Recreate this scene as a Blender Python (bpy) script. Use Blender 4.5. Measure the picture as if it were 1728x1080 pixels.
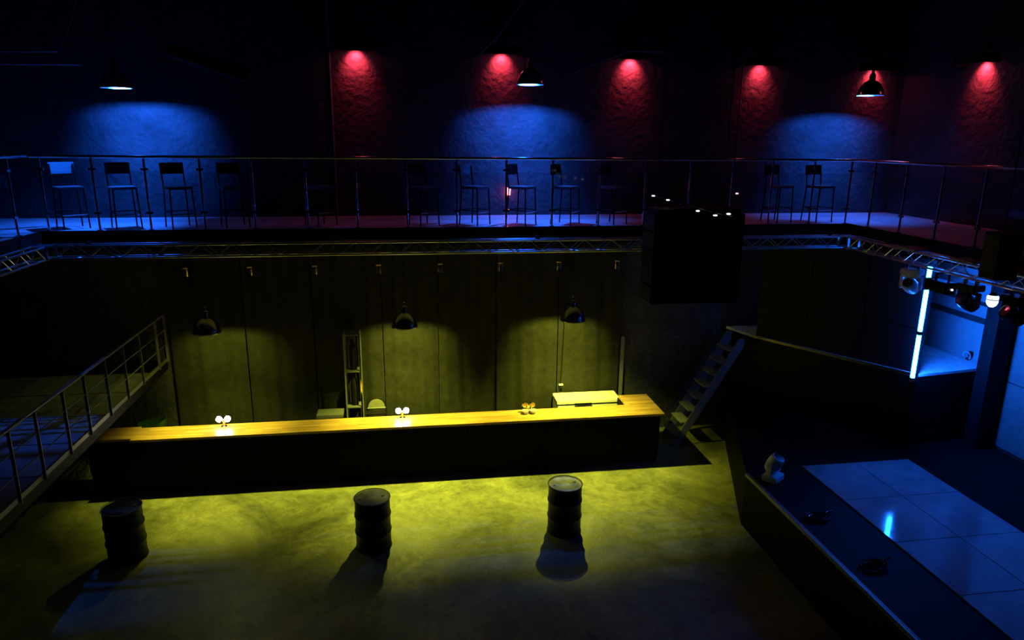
import bpy, bmesh, math, random
from math import sin, cos, pi, radians, sqrt, atan2
from mathutils import Vector, Matrix
random.seed(7)
for o in list(bpy.data.objects): bpy.data.objects.remove(o)
SC = bpy.context.scene
COL = SC.collection

# ------------------------------------------------------------------ camera
FPX = 1178.5
PITCH, YAW, ROLL = radians(14.604), radians(8.682), radians(0.541)
CAMZ = 6.5
fw = Vector((sin(YAW)*cos(PITCH), cos(YAW)*cos(PITCH), -sin(PITCH)))
r0 = Vector((cos(YAW), -sin(YAW), 0)); u0 = r0.cross(fw)
rt = cos(ROLL)*r0 + sin(ROLL)*u0
up = -sin(ROLL)*r0 + cos(ROLL)*u0
cd = bpy.data.cameras.new('camera'); cam = bpy.data.objects.new('camera', cd); COL.objects.link(cam)
cd.sensor_fit = 'HORIZONTAL'; cd.sensor_width = 36; cd.lens = FPX/1728*36; cd.clip_start = .05; cd.clip_end = 100
m = Matrix((rt, up, -fw)).transposed().to_4x4(); m.translation = (0, 0, CAMZ)
cam.matrix_world = m
SC.camera = cam
# ------------------------------------------------------------------ world: a windowless hall, no sky
w = bpy.data.worlds.new('world'); SC.world = w; w.use_nodes = True
w.node_tree.nodes['Background'].inputs[0].default_value = (0, 0, 0, 1)
w.node_tree.nodes['Background'].inputs[1].default_value = 0
SC.view_settings.view_transform = 'Standard'; SC.view_settings.look = 'None'
SC.view_settings.gamma = 1; SC.view_settings.use_curve_mapping = False
SC.view_settings.exposure = 0
# lamp strengths (the lamps themselves are built further down)
YEL = (.95, 1.0, .08); YEL_W = 950; YEL_SPILL = 620
BLU = (.012, .13, 1.0); BLU_W = 1350
RED = (1.0, .042, .075); RED_W = 150
LED_COL = (.006, .13, 1.0); LED_S = 170

def px(x, y, **k):
    """point on the ray through photo pixel (x,y) where X, Y or Z takes the given value"""
    d = rt*((x-864)/FPX) + up*((540-y)/FPX) + fw
    a, v = list(k.items())[0]; i = 'XYZ'.index(a)
    c = Vector((0, 0, CAMZ))
    return c + d*((v-c[i])/d[i])

# ------------------------------------------------------------------ materials
def mat(name, col, rough=.6, metal=0, var=0, vscale=4, bump=0, bscale=40, spec=.5, rvar=0, coat=0):
    m = bpy.data.materials.new(name); m.use_nodes = True
    nt = m.node_tree; n = nt.nodes; b = n['Principled BSDF']
    b.inputs['Base Color'].default_value = (*col, 1); b.inputs['Roughness'].default_value = rough
    b.inputs['Metallic'].default_value = metal; b.inputs['Specular IOR Level'].default_value = spec
    b.inputs['Coat Weight'].default_value = coat
    tc = n.new('ShaderNodeTexCoord')
    if var or rvar:
        t = n.new('ShaderNodeTexNoise'); t.inputs['Scale'].default_value = vscale; t.inputs['Detail'].default_value = 6
        t.inputs['Roughness'].default_value = .65
        nt.links.new(tc.outputs['Object'], t.inputs['Vector'])
        if var:
            cr = n.new('ShaderNodeValToRGB'); cr.color_ramp.elements[0].position = .3; cr.color_ramp.elements[1].position = .7
            cr.color_ramp.elements[0].color = (*[c*(1-var) for c in col], 1)
            cr.color_ramp.elements[1].color = (*[min(1, c*(1+var)) for c in col], 1)
            nt.links.new(t.outputs['Fac'], cr.inputs['Fac']); nt.links.new(cr.outputs['Color'], b.inputs['Base Color'])
        if rvar:
            mr = n.new('ShaderNodeMapRange'); mr.inputs['From Min'].default_value = .3; mr.inputs['From Max'].default_value = .7
            mr.inputs['To Min'].default_value = max(.03, rough-rvar); mr.inputs['To Max'].default_value = min(1, rough+rvar)
            nt.links.new(t.outputs['Fac'], mr.inputs['Value']); nt.links.new(mr.outputs['Result'], b.inputs['Roughness'])
    if bump:
        t2 = n.new('ShaderNodeTexNoise'); t2.inputs['Scale'].default_value = bscale; t2.inputs['Detail'].default_value = 5
        nt.links.new(tc.outputs['Object'], t2.inputs['Vector'])
        bp = n.new('ShaderNodeBump'); bp.inputs['Strength'].default_value = bump; bp.inputs['Distance'].default_value = .05
        nt.links.new(t2.outputs['Fac'], bp.inputs['Height']); nt.links.new(bp.outputs['Normal'], b.inputs['Normal'])
    return m

def emis(name, col, s):
    m = bpy.data.materials.new(name); m.use_nodes = True
    nt = m.node_tree; nt.nodes.clear()
    e = nt.nodes.new('ShaderNodeEmission'); e.inputs[0].default_value = (*col, 1); e.inputs[1].default_value = s
    o = nt.nodes.new('ShaderNodeOutputMaterial'); nt.links.new(e.outputs[0], o.inputs[0])
    return m

def glassmat():
    m = bpy.data.materials.new('railing_glass'); m.use_nodes = True
    nt = m.node_tree; n = nt.nodes; n.clear()
    tr = n.new('ShaderNodeBsdfTransparent'); tr.inputs[0].default_value = (.86, .92, .92, 1)
    gl = n.new('ShaderNodeBsdfGlossy'); gl.inputs['Roughness'].default_value = .06
    lw = n.new('ShaderNodeLayerWeight'); pw = n.new('ShaderNodeMath'); pw.operation = 'POWER'; pw.inputs[1].default_value = 5
    fr = n.new('ShaderNodeMath'); fr.operation = 'MULTIPLY_ADD'; fr.inputs[1].default_value = .5; fr.inputs[2].default_value = .02
    nt.links.new(lw.outputs['Facing'], pw.inputs[0]); nt.links.new(pw.outputs[0], fr.inputs[0])
    mx = n.new('ShaderNodeMixShader'); o = n.new('ShaderNodeOutputMaterial')
    nt.links.new(fr.outputs[0], mx.inputs[0]); nt.links.new(tr.outputs[0], mx.inputs[1]); nt.links.new(gl.outputs[0], mx.inputs[2])
    nt.links.new(mx.outputs[0], o.inputs[0])
    return m

def woodmat():
    m = mat('bar_wood', (.6, .4, .18), .38, coat=.1)
    nt = m.node_tree; n = nt.nodes; b = n['Principled BSDF']
    tc = n.new('ShaderNodeTexCoord'); mp = n.new('ShaderNodeMapping'); mp.inputs['Scale'].default_value = (1.2, 22, 1)
    nt.links.new(tc.outputs['Object'], mp.inputs['Vector'])
    t = n.new('ShaderNodeTexNoise'); t.inputs['Scale'].default_value = 1.6; t.inputs['Detail'].default_value = 4
    nt.links.new(mp.outputs['Vector'], t.inputs['Vector'])
    br = n.new('ShaderNodeTexBrick'); br.inputs['Scale'].default_value = 1; br.inputs['Brick Width'].default_value = .7
    br.inputs['Row Height'].default_value = .045; br.inputs['Mortar Size'].default_value = .0008
    br.inputs['Color1'].default_value = (.58, .36, .15, 1); br.inputs['Color2'].default_value = (.34, .19, .065, 1); br.inputs['Mortar'].default_value = (.3, .16, .05, 1)
    nt.links.new(tc.outputs['Object'], br.inputs['Vector'])
    mx = n.new('ShaderNodeMix'); mx.data_type = 'RGBA'; mx.blend_type = 'MULTIPLY'; mx.inputs['Factor'].default_value = .55
    cr = n.new('ShaderNodeValToRGB'); cr.color_ramp.elements[0].position = .35; cr.color_ramp.elements[0].color = (.55, .45, .35, 1); cr.color_ramp.elements[1].position = .65
    nt.links.new(t.outputs['Fac'], cr.inputs['Fac'])
    nt.links.new(br.outputs['Color'], mx.inputs[6]); nt.links.new(cr.outputs['Color'], mx.inputs[7])
    nt.links.new(mx.outputs[2], b.inputs['Base Color'])
    return m

def floormat():
    m = bpy.data.materials.new('polished_concrete'); m.use_nodes = True
    nt = m.node_tree; n = nt.nodes; b = n['Principled BSDF']; L = nt.links.new
    tc = n.new('ShaderNodeTexCoord')
    def noise(s, d, r=.6, dist=0):
        t = n.new('ShaderNodeTexNoise'); t.inputs['Scale'].default_value = s; t.inputs['Detail'].default_value = d
        t.inputs['Roughness'].default_value = r; t.inputs['Distortion'].default_value = dist
        L(tc.outputs['Object'], t.inputs['Vector']); return t
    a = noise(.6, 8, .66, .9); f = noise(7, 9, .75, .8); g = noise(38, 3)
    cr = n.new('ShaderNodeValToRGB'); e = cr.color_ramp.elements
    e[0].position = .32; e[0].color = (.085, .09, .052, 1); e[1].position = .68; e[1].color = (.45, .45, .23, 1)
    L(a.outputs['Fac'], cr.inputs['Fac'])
    cr2 = n.new('ShaderNodeValToRGB'); e = cr2.color_ramp.elements
    e[0].position = .3; e[0].color = (.38, .38, .38, 1); e[1].position = .7; e[1].color = (1, 1, 1, 1)
    L(f.outputs['Fac'], cr2.inputs['Fac'])
    mx = n.new('ShaderNodeMix'); mx.data_type = 'RGBA'; mx.blend_type = 'MULTIPLY'; mx.inputs['Factor'].default_value = .85
    L(cr.outputs['Color'], mx.inputs[6]); L(cr2.outputs['Color'], mx.inputs[7])
    # small dark stains
    v = n.new('ShaderNodeTexNoise'); v.inputs['Scale'].default_value = 2.6; v.inputs['Detail'].default_value = 9; v.inputs['Roughness'].default_value = .78
    L(tc.outputs['Object'], v.inputs['Vector'])
    st = n.new('ShaderNodeValToRGB'); e = st.color_ramp.elements
    e[0].position = .70; e[0].color = (1, 1, 1, 1); e[1].position = .735; e[1].color = (.25, .25, .22, 1)
    L(v.outputs['Fac'], st.inputs['Fac'])
    mx2 = n.new('ShaderNodeMix'); mx2.data_type = 'RGBA'; mx2.blend_type = 'MULTIPLY'; mx2.inputs['Factor'].default_value = 1
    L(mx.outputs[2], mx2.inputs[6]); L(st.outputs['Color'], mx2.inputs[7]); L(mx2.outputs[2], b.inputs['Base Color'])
    mr = n.new('ShaderNodeMapRange'); mr.inputs['From Min'].default_value = .35; mr.inputs['From Max'].default_value = .68
    mr.inputs['To Min'].default_value = .34; mr.inputs['To Max'].default_value = .62
    L(f.outputs['Fac'], mr.inputs['Value']); L(mr.outputs['Result'], b.inputs['Roughness'])
    bp = n.new('ShaderNodeBump'); bp.inputs['Strength'].default_value = .25; bp.inputs['Distance'].default_value = .02
    L(g.outputs['Fac'], bp.inputs['Height']); L(bp.outputs['Normal'], b.inputs['Normal'])
    return m

M = dict(
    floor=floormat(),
    wall=mat('rough_dark_plaster', (.045, .045, .048), .9, var=.35, vscale=2.2, bump=.9, bscale=9, spec=.2),
    ceil=mat('black_ceiling', (.02, .02, .02), .9),
    slab=mat('mezzanine_screed', (.50, .50, .52), .6, var=.12, vscale=3),
    fascia=mat('black_fascia', (.004, .004, .004), .7, spec=.2),
    black=mat('matt_black', (.004, .004, .005), .65, spec=.2),
    blackgloss=mat('black_enamel', (.012, .012, .013), .22, rvar=.05, vscale=8),
    barfront=mat('black_bar_panel', (.004, .004, .005), .6, spec=.05),
    steel=mat('brushed_steel', (.72, .72, .73), .13, 1),
    alu=mat('truss_aluminium', (.5, .5, .5), .32, 1),
    greysteel=mat('grey_painted_steel', (.14, .145, .15), .5, var=.15),
    deck=mat('walkway_plate', (.24, .25, .26), .6, var=.25, vscale=5),
    gun=mat('dark_lacquered_metal', (.22, .21, .21), .16, .9),
    lining=mat('white_enamel_lining', (.85, .85, .85), .5),
    curtain=mat('black_drape', (.018, .018, .014), .95, var=.3, vscale=7, spec=.1),
    white=mat('white_enamel', (.78, .78, .74), .3),
    cream=mat('cream_fabric', (.17, .165, .12), .8, var=.15, vscale=20),
    brass=mat('brass', (.75, .55, .25), .25, 1),
    green=mat('green_plastic', (.012, .04, .012), .35),
    stage=mat('black_stage_top', (.004, .004, .005), .7, spec=.12, var=.3, vscale=3),
    stagedeck=mat('glossy_stage_deck', (.36, .36, .41), .1, rvar=.05, vscale=2.5, var=.2),
    panel=mat('painted_wall_panel', (.40, .40, .42), .5, var=.1, vscale=6),
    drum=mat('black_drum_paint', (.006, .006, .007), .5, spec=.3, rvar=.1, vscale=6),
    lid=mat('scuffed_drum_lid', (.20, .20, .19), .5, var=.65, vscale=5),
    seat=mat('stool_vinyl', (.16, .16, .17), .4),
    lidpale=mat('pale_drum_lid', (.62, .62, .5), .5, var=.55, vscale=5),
    teal=mat('teal_backrest', (.10, .30, .34), .6),
    grille=mat('speaker_grille', (.02, .02, .022), .55, bump=.5, bscale=300),
    pipe=mat('galvanised_duct', (.25, .25, .26), .4, .8),
    panel2=mat('dark_wall_panel', (.16, .16, .17), .5, var=.15, vscale=6),
    greyhead=mat('pale_grey_housing', (.85, .85, .88), .3),
    landing=mat('pale_landing_floor', (.75, .73, .78), .45, var=.25, vscale=8),
    rubber=mat('black_rubber', (.006, .006, .006), .6, spec=.15),
    chrome=mat('chrome', (.8, .8, .8), .12, 1),
    trim=mat('stage_edge_aluminium', (.22, .22, .2), .5, .5, var=.2, vscale=12),
    glass=glassmat(), wood=woodmat(),
    bulb_y=emis('yellow_bulb', YEL, 60), bulb_b=emis('blue_bulb', (.05, .25, 1), 60), bulb_r=emis('red_lens', (1, .12, .2), 30),
    globe=emis('white_globe_glow', (.78, .88, 1), 1.6),
    led=emis('led_tube_glow', LED_COL, LED_S), tapglow=emis('tap_badge_glow', (.75, .9, 1), 45),
    redlamp=emis('red_lantern_glow', (1, .10, .16), 14), dot=emis('glowing_dot', (.9, .93, 1), 3),  # dot: small LEDs, also the painted glints of the rigging shackles
)

# ------------------------------------------------------------------ mesh helpers
class MB:
    def __init__(s): s.v = []; s.f = []
    def box(s, x0, x1, y0, y1, z0, z1):
        b = len(s.v)
        s.v += [(x, y, z) for z in (z0, z1) for y in (y0, y1) for x in (x0, x1)]
        for q in ((0, 2, 3, 1), (4, 5, 7, 6), (0, 1, 5, 4), (2, 6, 7, 3), (0, 4, 6, 2), (1, 3, 7, 5)): s.f.append([b+i for i in q])
        return s
    def tube(s, a, c, r, n=8, r2=None, cap=True):
        a = Vector(a); c = Vector(c); d = (c-a).normalized(); r2 = r if r2 is None else r2
        e = d.orthogonal().normalized(); g = d.cross(e); b = len(s.v)
        for p, q in ((a, r), (c, r2)):
            for i in range(n):
                t = 2*pi*i/n; s.v.append(tuple(p + e*cos(t)*q + g*sin(t)*q))
        for i in range(n): s.f.append([b+i, b+(i+1) % n, b+n+(i+1) % n, b+n+i])
        if cap: s.f.append([b+i for i in range(n)][::-1]); s.f.append([b+n+i for i in range(n)])
        return s
    def path(s, pts, r, n=6):
        pts = [Vector(p) for p in pts]; b = len(s.v); e = None
        for k, p in enumerate(pts):
            d = (pts[min(k+1, len(pts)-1)]-pts[max(k-1, 0)]).normalized()
            e = (d.orthogonal() if e is None else (e - d*e.dot(d))).normalized(); g = d.cross(e)
            for i in range(n):
                t = 2*pi*i/n; s.v.append(tuple(p+e*cos(t)*r+g*sin(t)*r))
        for k in range(len(pts)-1):
            for i in range(n): s.f.append([b+k*n+i, b+k*n+(i+1) % n, b+(k+1)*n+(i+1) % n, b+(k+1)*n+i])
        s.f.append([b+i for i in range(n)][::-1]); q = b+(len(pts)-1)*n; s.f.append([q+i for i in range(n)])
        return s
    def lathe(s, prof, n=32, o=(0, 0, 0)):
        b = len(s.v); k = len(prof)
        for (r, z) in prof:
            for i in range(n):
                t = 2*pi*i/n; s.v.append((o[0]+r*cos(t), o[1]+r*sin(t), o[2]+z))
        for j in range(k-1):
            for i in range(n): s.f.append([b+j*n+i, b+j*n+(i+1) % n, b+(j+1)*n+(i+1) % n, b+(j+1)*n+i])
        if prof[0][0] > 0: s.f.append([b+i for i in range(n)][::-1]) if s.capends else None
        if prof[-1][0] > 0: s.f.append([b+(k-1)*n+i for i in range(n)]) if s.capends else None
        return s
    capends = True
    def prism(s, poly, z0, z1):
        b = len(s.v); n = len(poly)
        s.v += [(x, y, z0) for x, y in poly]+[(x, y, z1) for x, y in poly]
        s.f.append([b+i for i in range(n)][::-1]); s.f.append([b+n+i for i in range(n)])
        for i in range(n): s.f.append([b+i, b+(i+1) % n, b+n+(i+1) % n, b+n+i])
        return s
    def mesh(s, name, material, smooth=False, bevel=0):
        me = bpy.data.meshes.new(name); me.from_pydata(s.v, [], s.f); me.update()
        bm = bmesh.new(); bm.from_mesh(me)
        bmesh.ops.remove_doubles(bm, verts=bm.verts, dist=1e-5)
        bmesh.ops.recalc_face_normals(bm, faces=bm.faces)
        if bevel: bmesh.ops.bevel(bm, geom=list(bm.edges), offset=bevel, segments=2, affect='EDGES', clamp_overlap=True)
        bm.to_mesh(me); bm.free()
        me.materials.append(M[material])
        if smooth:
            for p in me.polygons: p.use_smooth = True
            me.set_sharp_from_angle(angle=radians(38))
        return me
    def build(s, name, material, parent=None, smooth=False, bevel=0, loc=None, label=None):
        me = s.mesh(name, material, smooth, bevel)
        return place(name, me, parent, loc, label=label)

def place(name, me, parent=None, loc=None, rot=None, label=None):
    o = bpy.data.objects.new(name, me); COL.objects.link(o)
    if parent:
        o.parent = parent
    if loc is not None: o.location = loc
    elif parent and parent.get('worldmesh'):
        o.location = -Vector(parent.location) if not parent.parent else (0, 0, 0)
    if rot: o.rotation_euler = rot
    if label: o['label'] = label
    return o

def tag(o, label, cat, group=None):
    o['label'] = label; o['category'] = cat
    if group: o['group'] = group
    return o
def thing(name, label, cat, loc=(0, 0, 0), rz=0, group=None, world=False):
    o = bpy.data.objects.new(name, None); COL.objects.link(o); o.location = loc; o.rotation_euler = (0, 0, rz)
    o.empty_display_size = .1
    if world: o['worldmesh'] = 1      # parts are written in world coordinates
    return tag(o, label, cat, group)
def struct(name, mb, material, **k):
    o = mb.build(name, material, **k); o['kind'] = 'structure'; return o
def dup(root, loc, rz=0, label=None, group=None):
    r = root.copy(); COL.objects.link(r); r.location = loc; r.rotation_euler = (0, 0, rz)
    if label: r['label'] = label
    if group: r['group'] = group
    for ch in list(root.children):
        c = ch.copy(); COL.objects.link(c); c.parent = r
        for g in list(ch.children):
            d = g.copy(); COL.objects.link(d); d.parent = c
    return r

def lamp(kind, name, loc, col, w, parent, radius=.03, size=None, blend=.5, rot=None):
    l = bpy.data.lights.new(name, kind); l.color = col; l.energy = w; l.shadow_soft_size = radius
    if kind == 'SPOT': l.spot_size = size; l.spot_blend = blend
    o = bpy.data.objects.new(name, l); COL.objects.link(o); o.parent = parent; o.location = loc
    if rot: o.rotation_euler = rot
    return o

# ------------------------------------------------------------------ the hall
ZM = 4.95; SLAB = .25                      # mezzanine floor level and slab thickness
YE, YW = 12.42, 14.45                      # mezzanine edge and back wall
XR, XRW = 8.48, 10.72                      # right mezzanine edge and right wall
XL, XLW = -5.90, -8.0
ZC = 9.4; Y0 = -1.5
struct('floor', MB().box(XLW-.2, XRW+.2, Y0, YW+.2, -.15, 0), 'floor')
struct('ceiling', MB().box(XLW-.2, XRW+.2, Y0, YW+.2, ZC, ZC+.15), 'ceil')
struct('wall_back', MB().box(XLW-.2, XRW+.2, YW, YW+.2, 0, ZC), 'wall')
wr = struct('wall_right', MB().box(XRW, XRW+.2, Y0, YW, 0, ZC), 'wall')
struct('wall_left', MB().box(XLW-.2, XLW, Y0, YW, 0, ZC), 'wall')
struct('mezzanine_slab_back', MB().box(XLW, XRW, YE, YW, ZM-SLAB, ZM), 'slab')
struct('mezzanine_slab_right', MB().box(XR, XRW, 3.0, YE, ZM-SLAB, ZM), 'slab')
struct('mezzanine_slab_left', MB().box(XLW, XL, 3.0, YE, ZM-SLAB, ZM), 'slab')
struct('trim_1', MB().box(XL-.001, XR+.001, YE-.02, YE, ZM-SLAB-.05, ZM+.01), 'fascia')
struct('trim_2', MB().box(XR-.02, XR, 3.0, YE-.021, ZM-SLAB-.05, ZM+.01), 'fascia')
struct('trim_3', MB().box(XL, XL+.02, 3.0, YE-.021, ZM-SLAB-.05, ZM+.01), 'fascia')
# painted panels on the right wall above the landing
def wpanel(y0, y1, z0, z1, m='panel'):
    MB().box(XRW-.03, XRW, y0, y1, z0, z1).build('panel', m, wr, bevel=.006)
for z0, z1 in ((2.44, 3.18), (3.30, 3.52), (3.60, 4.66)):
    wpanel(11.05, 12.9, z0, z1)
for y0, y1 in ((8.7, 9.55), (9.58, 10.5)):
    for z0, z1 in ((1.06, 2.3), (2.32, 4.66)): wpanel(y0, y1, z0, z1, 'panel2')
struct('baseboard_right', MB().box(XRW-.045, XRW-.031, 11.05, 12.9, 2.40, 2.44), 'panel')

# ------------------------------------------------------------------ bar
BF, BB = 12.66, 13.24
BX0, BX1 = -5.10, 5.10
t = thing('bar_counter', 'long black panelled bar counter under the wooden bar top', 'bar counter', (0, BF+.05, 0), world=True)
MB().box(BX0-.75, BX1-.06, BF+.09, BB-.04, .1, 1.05).build('carcass', 'barfront', t)
MB().box(BX1-.66, BX1-.06, BB-.04, 13.78, .1, 1.05).build('return_carcass', 'barfront', t)
MB().box(BX0-.70, BX1-.08, BF+.13, BB-.06, 0, .1).build('plinth', 'black', t)
n = 11; wd = (BX1-.06-(BX0-.75))/n
pm = MB().box(0, wd-.012, 0, .022, 0, .93).mesh('front_panel', 'barfront', bevel=.003)
for i in range(n): place('front_panel', pm, t, (BX0-.75+i*wd+.006, .018, .11))
t = thing('wooden_countertop', 'long L-shaped oiled wood countertop of the bar with a return beside the chest freezer', 'countertop', (0, BF, 1.05), world=True)
MB().box(BX0, BX1, BF, BB, 1.05, 1.10).build('main_board', 'wood', t, bevel=.004)
MB().box(4.46, BX1, BB+.001, 13.80, 1.05, 1.10).build('return_board', 'wood', t, bevel=.004)
o = MB().box(BX0-.86, BX0-.002, BF+.075, BB+.06, 1.05, 1.10).build('wooden_countertop', 'wood', bevel=.004)
tag(o, 'short wood countertop section set back from the long one, under the side walkway', 'countertop')

def tap(loc, lit, label):
    t = thing('beer_tap', label, 'beer tap', loc)
    MB().lathe([(.055, 0), (.055, .012), (.03, .02)], 20).build('base_flange', 'chrome', t, True)
    MB().lathe([(.024, .015), (.022, .08), (.03, .10), (.03, .14), (.018, .155)], 16).build('column', 'brass', t, True)
    MB().tube((-.10, 0, .13), (.10, 0, .13), .016, 10).build('cross_pipe', 'brass', t, True)
    for s in (-1, 1):
        bd = MB().tube((s*.078, -.035, .155), (s*.078, .0, .155), .052, 24).build('badge', 'tapglow' if lit else 'brass', t, True, label='glowing round white badge' if lit else 'round brass badge')
        MB().tube((s*.078, -.001, .155), (s*.078, .012, .155), .056, 24).build('badge_rim', 'chrome', bd, True)
        MB().tube((s*.045, -.01, .14), (s*.045, -.075, .115), .01, 8).build('spout', 'chrome', t, True)
        MB().tube((s*.045, 0, .14), (s*.05, .005, .235), .008, 8, r2=.013).build('lever', 'black', t, True)
    return t
tz = 1.10
tap((-3.56, 13.12, tz), 1, 'beer tap with two glowing white badges towards the side walkway')
tap((-.18, 13.12, tz), 1, 'beer tap with two glowing white badges beside the round-backed chair')
tap((2.36, 13.12, tz), 0, 'unlit brass beer tap with round brass badges near the chest freezer')
# drip bowl beneath the unlit tap
for s, xx in ((0, 2.285), (1, 2.44)):
    o = MB().lathe([(.035, 0), (.06, .035), (.072, .075), (.066, .075), (.055, .04), (.02, .008)], 24, (0, 0, 0)).build('cup', 'white', None, True, loc=(xx, 13.02, tz))
    tag(o, 'small white bowl standing at the foot of the unlit brass beer tap', 'bowl', 'bowls by the unlit tap')

# ------------------------------------------------------------------ barrels
def barrel(loc, label, lidmat):
    t = thing('oil_barrel', label, 'barrel', loc)
    R, H = .287, .88
    pr = [(R-.01, 0), (R, .0), (R+.006, .012), (R, .024), (R-.006, .04)]
    for zc in (.30, .59):
        pr += [(R-.006, zc-.03), (R+.008, zc-.012), (R+.008, zc+.012), (R-.006, zc+.03)]
    pr += [(R-.006, H-.03)]
    MB().lathe(pr, 40).build('body', 'drum', t, True)
    l = MB().lathe([(R-.004, H-.02), (R-.03, H-.024), (R-.045, H-.018), (.001, H-.018)], 40).build('lid', lidmat, t, True)
    MB().lathe([(.03, H-.018), (.03, H-.008), (.001, H-.008)], 14, (.17, .05, 0)).build('bung', 'greysteel', l, True)
    MB().lathe([(.016, H-.018), (.016, H-.009), (.001, H-.009)], 12, (-.19, -.03, 0)).build('bung', 'greysteel', l, True)
    rim = MB(); k = 40; b = []
    pts = [(R*cos(2*pi*i/k), R*sin(2*pi*i/k), H-.007) for i in range(k+1)]
    rim.path(pts, .009, 6).build('rim', 'greysteel', t, True)
    return t
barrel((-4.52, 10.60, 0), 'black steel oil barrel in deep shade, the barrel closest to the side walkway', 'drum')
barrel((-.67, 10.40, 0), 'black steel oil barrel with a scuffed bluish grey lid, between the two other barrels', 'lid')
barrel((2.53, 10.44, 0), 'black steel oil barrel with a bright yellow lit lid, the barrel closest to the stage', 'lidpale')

# ------------------------------------------------------------------ pendant lamps
def pendant(name, loc, top, colour, label, group, watts, spill=0, hb=.12, tilt=0, down=(84, 10), beam=108, side=0):
    """bell shade with opening at loc, cord up to height top"""
    t = thing(name, label, 'pendant lamp', loc, 0, group)
    MB.capends = False
    prof = [(.250, 0), (.252, .010), (.243, .016), (.238, .05), (.222, .11), (.19, .18), (.14, .24), (.085, .275), (.06, .285), (.058, .36), (.05, .375)]
    MB().lathe(prof, 40).build('shade', 'gun', t, True)
    inn = [(.246, .001), (.236, .014), (.232, .05), (.216, .108), (.184, .176), (.136, .234), (.08, .268), (.04, .276)]
    MB().lathe(inn, 40).build('shade_lining', 'lining', t, True)
    MB.capends = True
    c = MB().lathe([(.052, .37), (.052, .40), (.03, .42), (.03, .47), (.012, .485)], 20).build('cap', 'gun', t, True)
    for a in range(3):
        MB().tube((.052*cos(a*2.1), .052*sin(a*2.1), .385), (.066*cos(a*2.1), .066*sin(a*2.1), .385), .007, 8).build('screw', 'chrome', c, True)
    MB().tube((0, 0, .48), (0, 0, top-loc[2]-.03), .008, 8).build('cord', 'rubber', t, True)
    MB().lathe([(.05, -.03), (.05, 0)], 20, (0, 0, top-loc[2])).build('ceiling_rose', 'black', t, True)
    MB().tube((0, 0, .277), (0, 0, hb+.045), .02, 12).build('lamp_holder', 'black', t, True)
    MB().lathe([(.001, -.03), (.022, -.02), (.03, 0), (.022, .022), (.012, .045)], 16, (0, 0, hb)).build('bulb', colour, t, True)
    col = {'bulb_y': YEL, 'bulb_b': BLU}[colour]
    if spill:
        lamp('SPOT', 'bulb_light', (0, 0, hb-.035), col, watts, t, .03, radians(beam), .8)
        lamp('SPOT', 'bulb_back_light', (0, 0, hb-.035), col, spill, t, .03, radians(82), .9, (radians(54), 0, 0))
        if side: lamp('POINT', 'bulb_side_light', (0, 0, hb-.035), col, side, t, .03)
    else:
        lamp('SPOT', 'bulb_light', (0, 0, hb-.035), col, watts, t, .03, radians(95), 1, (radians(64), 0, 0))
        lamp('SPOT', 'bulb_downlight', (0, 0, hb-.035), col, watts*.5, t, .03, radians(down[0]), .9, (radians(down[1]), radians(down[2]) if len(down) > 2 else 0, 0))
    t.rotation_euler = (0, tilt, 0) if tilt else (0, 0, 0)
    return t
U = ZM-SLAB
pendant('pendant_lamp', (-3.66, 13.02, 3.0), U, 'bulb_y', 'dark metal pendant lamp with a blue glint, over the bar end by the side walkway', 'pendant lamps over the bar', YEL_W*.65, YEL_SPILL*.4, beam=90, side=14)
pendant('pendant_lamp', (-.08, 13.02, 3.0), U, 'bulb_y', 'dark metal pendant lamp over the middle of the bar, above the round-backed chair', 'pendant lamps over the bar', YEL_W, YEL_SPILL)
pendant('pendant_lamp', (3.20, 13.02, 3.03), U, 'bulb_y', 'dark metal pendant lamp with a purple sheen above the chest freezer', 'pendant lamps over the bar', YEL_W, YEL_SPILL, beam=113)
pendant('pendant_lamp', (-4.75, 13.2, 7.25), ZC, 'bulb_b', 'black pendant lamp shining blue above three bar stools and the side walkway', 'blue pendant lamps of the mezzanine', BLU_W, hb=.10, down=(88, 0, 17))
pendant('pendant_lamp', (2.31, 13.2, 7.44), ZC, 'bulb_b', 'black pendant lamp shining blue on the wall above the small red lantern', 'blue pendant lamps of the mezzanine', BLU_W, hb=.13, down=(86, 7))
pendant('pendant_lamp', (9.10, 13.2, 7.37), ZC, 'bulb_b', 'black pendant lamp shining blue near the corner of the hall, red light behind it', 'blue pendant lamps of the mezzanine', BLU_W*.6, hb=.13)

# ------------------------------------------------------------------ red wall floods
def flood(p, axis, label, wgt=1):
    t = thing('wall_flood', label, 'flood light', p, 0 if axis == 'y' else -pi/2, 'red floods on the plaster walls')
    # local: wall at y=0, hall towards -y, hood lower edge at z=0
    MB().box(-.36, .36, -.40, -.385, 0, .17).build('hood_front', 'black', t)
    MB().box(-.36, .36, -.385, -.12, .158, .17).build('hood_top', 'black', t)
    for s in (-1, 1): MB().box(s*.36-(.012 if s > 0 else 0), s*.36+(.012 if s < 0 else 0), -.385, -.05, 0, .158).build('hood_cheek', 'black', t)
    MB().box(-.12, .12, -.30, -.14, .06, .157).build('housing', 'blackgloss', t, bevel=.008)
    MB().box(-.09, .09, -.29, -.15, .054, .06).build('lens', 'bulb_r', t)
    b = MB().tube((0, -.22, .17), (0, -.22, .30), .014, 8).tube((0, -.22, .29), (0, 0, .29), .014, 8).build('bracket', 'black', t, True)
    MB().lathe([(.06, 0), (.06, .02)], 16, (0, -.22, .19)).build('yoke_disc', 'gun', b, True)
    MB().box(-.06, .06, -.015, 0, .23, .35).build('wall_plate', 'black', b)
    lamp('SPOT', 'flood_light', (0, -.16, .02), RED, RED_W*wgt, t, .03, radians(108), .9, (radians(48), 0, 0))
    return t
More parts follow.
